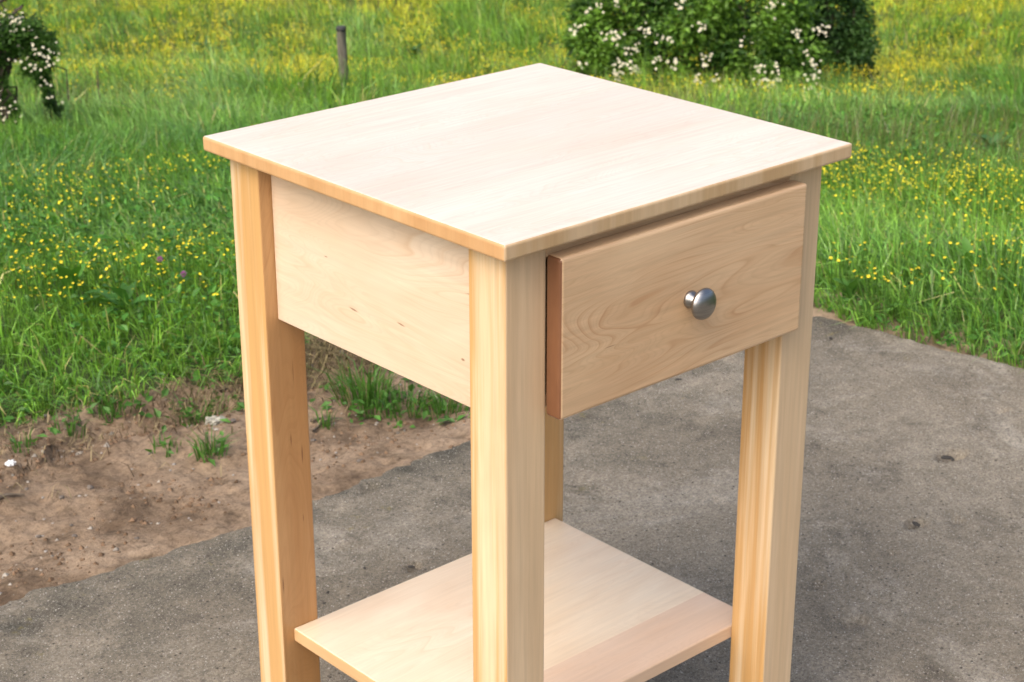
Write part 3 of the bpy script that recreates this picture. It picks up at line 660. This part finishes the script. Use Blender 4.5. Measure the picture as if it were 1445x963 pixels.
# nearest buttercups one by one
stem_me = {}
def buttercup_meshes():
    V, F = tube([(0, 0, -.11), (.005, .002, -.05), (0, 0, 0)], [.0012, .0011, .0009], 5)
    s = np_mesh('buttercup', V, F, True, np.tile([.07, .17, .025], (len(V), 1))); s.materials.append(M['leaf'])
    V, F, C = flowers(np.zeros((1, 3)), np.array([.0037]), YEL[None, :], np.array([.72, .48, .03]), 5, .4, np.array([[-.25, -.25]]))
    f = np_mesh('bloom', V, F, False, C); f.materials.append(M['petal']); return s, f
s_me, f_me = buttercup_meshes()
def buttercups(n, box_, label, group):
    k = 0; tries = 0
    while k < n and tries < 4000:
        tries += 1
        px, py = random.uniform(box_[0], box_[2]), random.uniform(box_[1], box_[3])
        p = at(px, py, .115)
        if not bool(on_lawn(np.array([p.x]), np.array([p.y]), .1)[0]) or fbm(p.x, p.y, 2.2, 2) < .38: continue
        r = link('buttercup', s_me, None, None, p); r.rotation_euler = (random.gauss(0, .2), random.gauss(0, .2), random.random()*6.28)
        s = random.uniform(.75, 1.2); r.scale = (s, s, 1)
        tag(r, label, 'flower', group); f = link('bloom', f_me, None, r); k += 1
buttercups(80, (5, 335, 330, 480), 'yellow buttercup flowering in the grass left of the nightstand', 'buttercups left of the nightstand')
buttercups(110, (1155, 265, 1440, 410), 'yellow buttercup flowering in the grass right of the nightstand', 'buttercups right of the nightstand')

# ---------------------------------------------------------------- tufts, stones and litter on the dirt
def at_dirt(px, py):
    fx, fy = (px-722.5)/2664, (481.5-py)/2664
    f = Vector((math.cos(PITCH)*UX, math.cos(PITCH)*UY, -math.sin(PITCH))); r = Vector((UY, -UX, 0)); u = r.cross(f)
    dv = f+r*fx+u*fy; ts = np.arange(1.5, 7, .004)
    qx, qy, qz = CAM.x+dv.x*ts, CAM.y+dv.y*ts, CAM.z+dv.z*ts
    zg = np.where((qx < slab_right(qy)) & (qy < SY), 0, np.where((qx < 2.1) & (qy < 2.1), dirt_z(qx, qy), ground_z(qx, qy)))
    k = int(np.nonzero(qz <= zg)[0][0]); return Vector((qx[k], qy[k], zg[k]))
def tuft(px, py, n, L, spread, label, leafy=0, group=None, dry=.05):
    p = at_dirt(px, py); r = empty('grass_tuft', p); tag(r, label, 'grass tuft', group)
    a = rng.random(n)*6.28; rad = spread*rng.random(n)**.7
    c = np.array([.075, .19, .03])*(.6+.8*rng.random(n))[:, None]; c = np.where((rng.random(n) < dry)[:, None], np.array([.27, .22, .12]), c)
    V, F, C = blades(np.cos(a)*rad, np.sin(a)*rad, np.full(n, -.004), L*(.4+.8*rng.random(n)), .0016+.0022*rng.random(n), a+rng.normal(0, .6, n), np.clip(rng.normal(.55, .3, n), .05, 1.2), rng.random(n)*6.28, c)
    b = link('blades', np_mesh('blades', V, F, False, C), M['grass'], r); b['kind'] = 'stuff'
    if leafy:
        q = np.stack([rng.normal(0, spread, leafy), rng.normal(0, spread, leafy), .005+.02*rng.random(leafy)], -1); ln = .012+.016*rng.random(leafy)
        V, F, C = leaves(q, ln, ln*.6, rng.random(leafy)*6.28, rng.normal(.3, .4, leafy), rng.normal(0, .4, leafy), np.array([.07, .18, .03])*(.6+.8*rng.random(leafy))[:, None])
        g = link('leaves', np_mesh('leaves', V, F, False, C), M['leaf'], r); g['kind'] = 'stuff'
tuft(515, 568, 170, .10, .05, 'green grass tuft with a yellow flower growing from the dirt under the side panel', 50, dry=.15)
tuft(572, 580, 120, .06, .06, 'low spreading grass tuft on the dirt right of the flowering tuft', 50)
tuft(628, 583, 150, .05, .06, 'bright green grass patch on the dirt beside the front leg', 30)
tuft(458, 604, 30, .05, .012, 'small bright grass sprout on the dirt close behind the left leg')
tuft(520, 592, 26, .035, .02, 'tiny seedling on the dirt in front of the flowering tuft', 14)
tuft(296, 642, 70, .05, .025, 'small grass sprout on the bare dirt left of the left leg', 8)
tuft(236, 636, 34, .03, .03, 'sparse grass sprouts on the rut, left of the dirt sprout', 8)
tuft(285, 588, 110, .045, .06, 'leafy weed patch on the dirt just below the meadow edge', 90)
tuft(160, 578, 90, .06, .05, 'weed tuft spilling from the meadow edge onto the dirt', 60)
tuft(95, 608, 36, .04, .03, 'thin weed sprouts on the dirt at the far left', 14)
tuft(30, 632, 26, .04, .02, 'tiny weed sprout above the scrap of foil', 8)
tuft(1222, 452, 60, .07, .04, 'grass tuft leaning over the slab edge right of the nightstand', 20)
tuft(1318, 480, 70, .07, .04, 'grass tuft on the soil strip near the middle of the slab edge', 20)
bp = at_dirt(490, 541); bp.z += .035
r = link('buttercup', s_me, None, None, bp); r.scale = (1, 1, .3); tag(r, 'yellow buttercup in the grass tuft under the side panel', 'flower'); link('bloom', f_me, None, r)
# pile of dry cut grass
p = at_dirt(465, 508); n = 900
a = rng.random(n)*6.28; q = rng.normal(0, 1, (n, 2))*np.array([.17, .06]); zc = .03*np.exp(-(q[:, 0]/.2)**2-(q[:, 1]/.08)**2)*rng.random(n)
V, F, C = blades(q[:, 0], q[:, 1], zc+.004, .012+.02*rng.random(n), .0018+.0015*rng.random(n), a, rng.uniform(1.2, 4, n), a+1.57, np.array([.20, .165, .085])*(.35+.9*rng.random(n))[:, None])
o = link('dry_grass', np_mesh('dry_grass', V, F, False, C), M['dry'], None, p); tag(o, 'matted dry grass clippings on the dirt behind the left leg', 'dry grass', kind='stuff')
# straw and dead stems strewn over the dirt near the grass
n = 1500; xg = rng.uniform(-.6, 1.8, n); yg = dirt_far(xg)-np.abs(rng.normal(0, .13, n))+.03; k = yg > slab_edge(xg)+.05; xg, yg = xg[k], yg[k]; n = len(xg); a = rng.random(n)*6.28
V, F, C = blades(xg, yg, dirt_z(xg, yg)+.012, .010+.006*rng.random(n), .0012+.0012*rng.random(n), a, rng.uniform(1.2, 4.5, n), a+1.57, np.where((rng.random(n) < .5)[:, None], np.array([.33, .27, .16]), np.array([.10, .07, .045]))*(.5+.8*rng.random(n))[:, None])
o = link('straw', np_mesh('straw', V, F, False, C), M['dry']); tag(o, 'bits of dead straw strewn over the dirt by the grass', 'straw', kind='stuff')
# pebbles
def pebble_mesh(k):
    bm = bmesh.new(); bmesh.ops.create_icosphere(bm, subdivisions=1, radius=1)
    for v in bm.verts: v.co *= random.uniform(.75, 1.15); v.co.z *= .6
    me = bpy.data.meshes.new('pebble'); bm.to_mesh(me); bm.free()
    return me
pm = [pebble_mesh(k) for k in range(10)]
for i, m_ in enumerate(pm): m_.materials.append(M['stone'] if i < 6 else M['stone_dark'])
def pebble(px, py, s, k, label, group):
    p = at_dirt(px, py); o = link('pebble', pm[k], None, None, p); o.scale = (s*random.uniform(.8, 1.4), s, s); o.rotation_euler = (0, 0, random.random()*6.28)
    o.location.z += s*.2; tag(o, label, 'pebble', group)
PL = 'small pale pebble lying on the bare dirt left of the slab'; PD = 'small dark brown pebble or clod lying on the bare dirt'
for px, py, s in [(184, 663, 5), (193, 684, 5), (243, 656, 6), (238, 664, 5), (270, 662, 5), (327, 672, 5), (58, 702, 5), (20, 735, 4), (60, 733, 5), (72, 739, 4), (50, 757, 6), (58, 757, 4), (62, 778, 6), (49, 803, 5), (141, 640, 4), (80, 637, 4), (85, 645, 5), (110, 700, 6), (119, 699, 5), (264, 731, 4), (307, 709, 5), (470, 566, 4), (500, 588, 4), (563, 545, 6), (545, 620, 4), (586, 628, 4), (472, 640, 5), (640, 605, 4), (610, 600, 4), (530, 575, 4), (450, 650, 4), (485, 527, 4), (590, 553, 5)]:
    pebble(px, py, s*.0006, random.randrange(6), PL, 'pale pebbles on the dirt')
for px, py, s in [(327, 594, 8), (125, 688, 9), (85, 703, 7), (98, 742, 5), (103, 757, 6), (190, 760, 6), (150, 815, 4), (52, 757, 7), (35, 690, 6), (210, 640, 6), (230, 628, 5), (505, 652, 8), (440, 622, 6), (560, 612, 5), (600, 570, 5), (290, 676, 4)]:
    pebble(px, py, s*.0008, 6+random.randrange(4), PD, 'dark clods on the dirt')
# crumbs too small to count
n = 16000; xg = rng.uniform(-.6, 1.9, n); yg = rng.uniform(SY-.02, 1.95, n); k = (fbm(xg, yg, 4, 3)+.25*(rng.random(n)-.5) > .5) & (yg < dirt_far(xg)+.1); xg, yg = xg[k], yg[k]
xr = rng.uniform(-.5, 1.0, 2600); xg = np.concatenate([xg, xr]); yg = np.concatenate([yg, 1.60-.10*xr+.05*np.sin(3*xr)+rng.normal(0, .045, 2600)]); n = len(xg)
base = np.array([[1, 0, 0], [-1, 0, 0], [0, 1, 0], [0, -1, 0], [0, 0, .7], [0, 0, -.7]]); tri = np.array([[0, 2, 4], [2, 1, 4], [1, 3, 4], [3, 0, 4], [2, 0, 5], [1, 2, 5], [3, 1, 5], [0, 3, 5]])
s = .0010+.0050*rng.random(n)**5; s[-2600:] *= 1.15; V = (base[None]*(1+.9*(rng.random((n, 6, 3))-.5))*s[:, None, None]+np.stack([xg, yg, dirt_z(xg, yg)+s*.2], -1)[:, None]).reshape(-1, 3)
F = (tri[None]+np.arange(n)[:, None, None]*6).reshape(-1, 3)
C = np.repeat(np.where((rng.random(n) < .09)[:, None], np.array([.34, .31, .27]), np.array([.19, .125, .08]))*(.6+.7*rng.random(n))[:, None], 6, 0)
o = link('gravel', np_mesh('gravel', V, F, False, C), M['dry']); tag(o, 'fine gravel and crumbs of soil scattered over the dirt', 'gravel', kind='stuff')
# twigs
def twig(x0, y0, x1, y1, r0, label, lift=.004):
    a, b = at_dirt(x0, y0), at_dirt(x1, y1); c = (a+b)/2+Vector((0, .006, .004)); o = a.copy()
    V, F = tube([a-o+Vector((0, 0, lift)), a.lerp(c, .6)-o+Vector((0, 0, lift)), c-o+Vector((0, 0, lift)), b-o+Vector((0, 0, lift+.003))], [r0, r0*.9, r0*.8, r0*.4], 6)
    t_ = link('twig', np_mesh('twig', V, F, True), M['twig'], None, o); tag(t_, label, 'twig')
twig(-12, 708, 33, 702, .0042, 'dark twig lying on the dirt at the left edge below the foil')
twig(436, 598, 482, 596, .0036, 'grey stick on the dirt right of the left leg')
twig(440, 612, 472, 594, .0028, 'thin stick crossing the grey stick behind the left leg')
twig(312, 556, 338, 536, .0050, 'dark root end at the meadow edge touching the left leg')
twig(575, 582, 606, 579, .0024, 'thin pale straw on the dirt in front of the spreading tuft')
# foil and bleached scrap
def crumple(name, px, py, sx, sy, sz, m, label, cat, seed):
    r_ = random.Random(seed); bm = bmesh.new(); bmesh.ops.create_icosphere(bm, subdivisions=3, radius=1)
    for v in bm.verts:
        k = 1+.35*math.sin(5*v.co.x+seed)*math.sin(6*v.co.y+1)+r_.uniform(-.16, .16); v.co *= k; v.co = Vector((v.co.x*sx, v.co.y*sy, max(v.co.z, -.4)*sz))
    me = bpy.data.meshes.new(name); bm.to_mesh(me); bm.free(); p = at_dirt(px, py); p.z += sz*.3; o = link(name, me, m, None, p); o.rotation_euler = (0, 0, -.6); tag(o, label, cat); return o
crumple('foil_scrap', 13, 656, .009, .0065, .006, M['foil'], 'shiny crumpled scrap of foil on the dirt at the left edge', 'litter', 3)
crumple('bleached_scrap', 302, 597, .020, .012, .010, M['scrap'], 'pale bleached scrap lying on the dirt left of the left leg', 'litter', 8)
# dark chips lying on the concrete; those in the pits are added as shade
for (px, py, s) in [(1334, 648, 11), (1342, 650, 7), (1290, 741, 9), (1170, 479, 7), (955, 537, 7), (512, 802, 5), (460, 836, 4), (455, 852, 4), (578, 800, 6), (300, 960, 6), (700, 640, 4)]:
    p = at_dirt(px, py); o = link('chip', pm[6+random.randrange(4)].copy(), None, None, p); o.data.materials.clear(); o.data.materials.append(M['chip_and_shade'])
    o.name = 'chip_and_pit_shade'; o.scale = (s*.0011, s*.0006, s*.0005); o.rotation_euler = (0, 0, random.random()*3); tag(o, 'small black chip of stone lying on the concrete slab, added as shade where in a pit', 'stone', 'black chips on the slab')
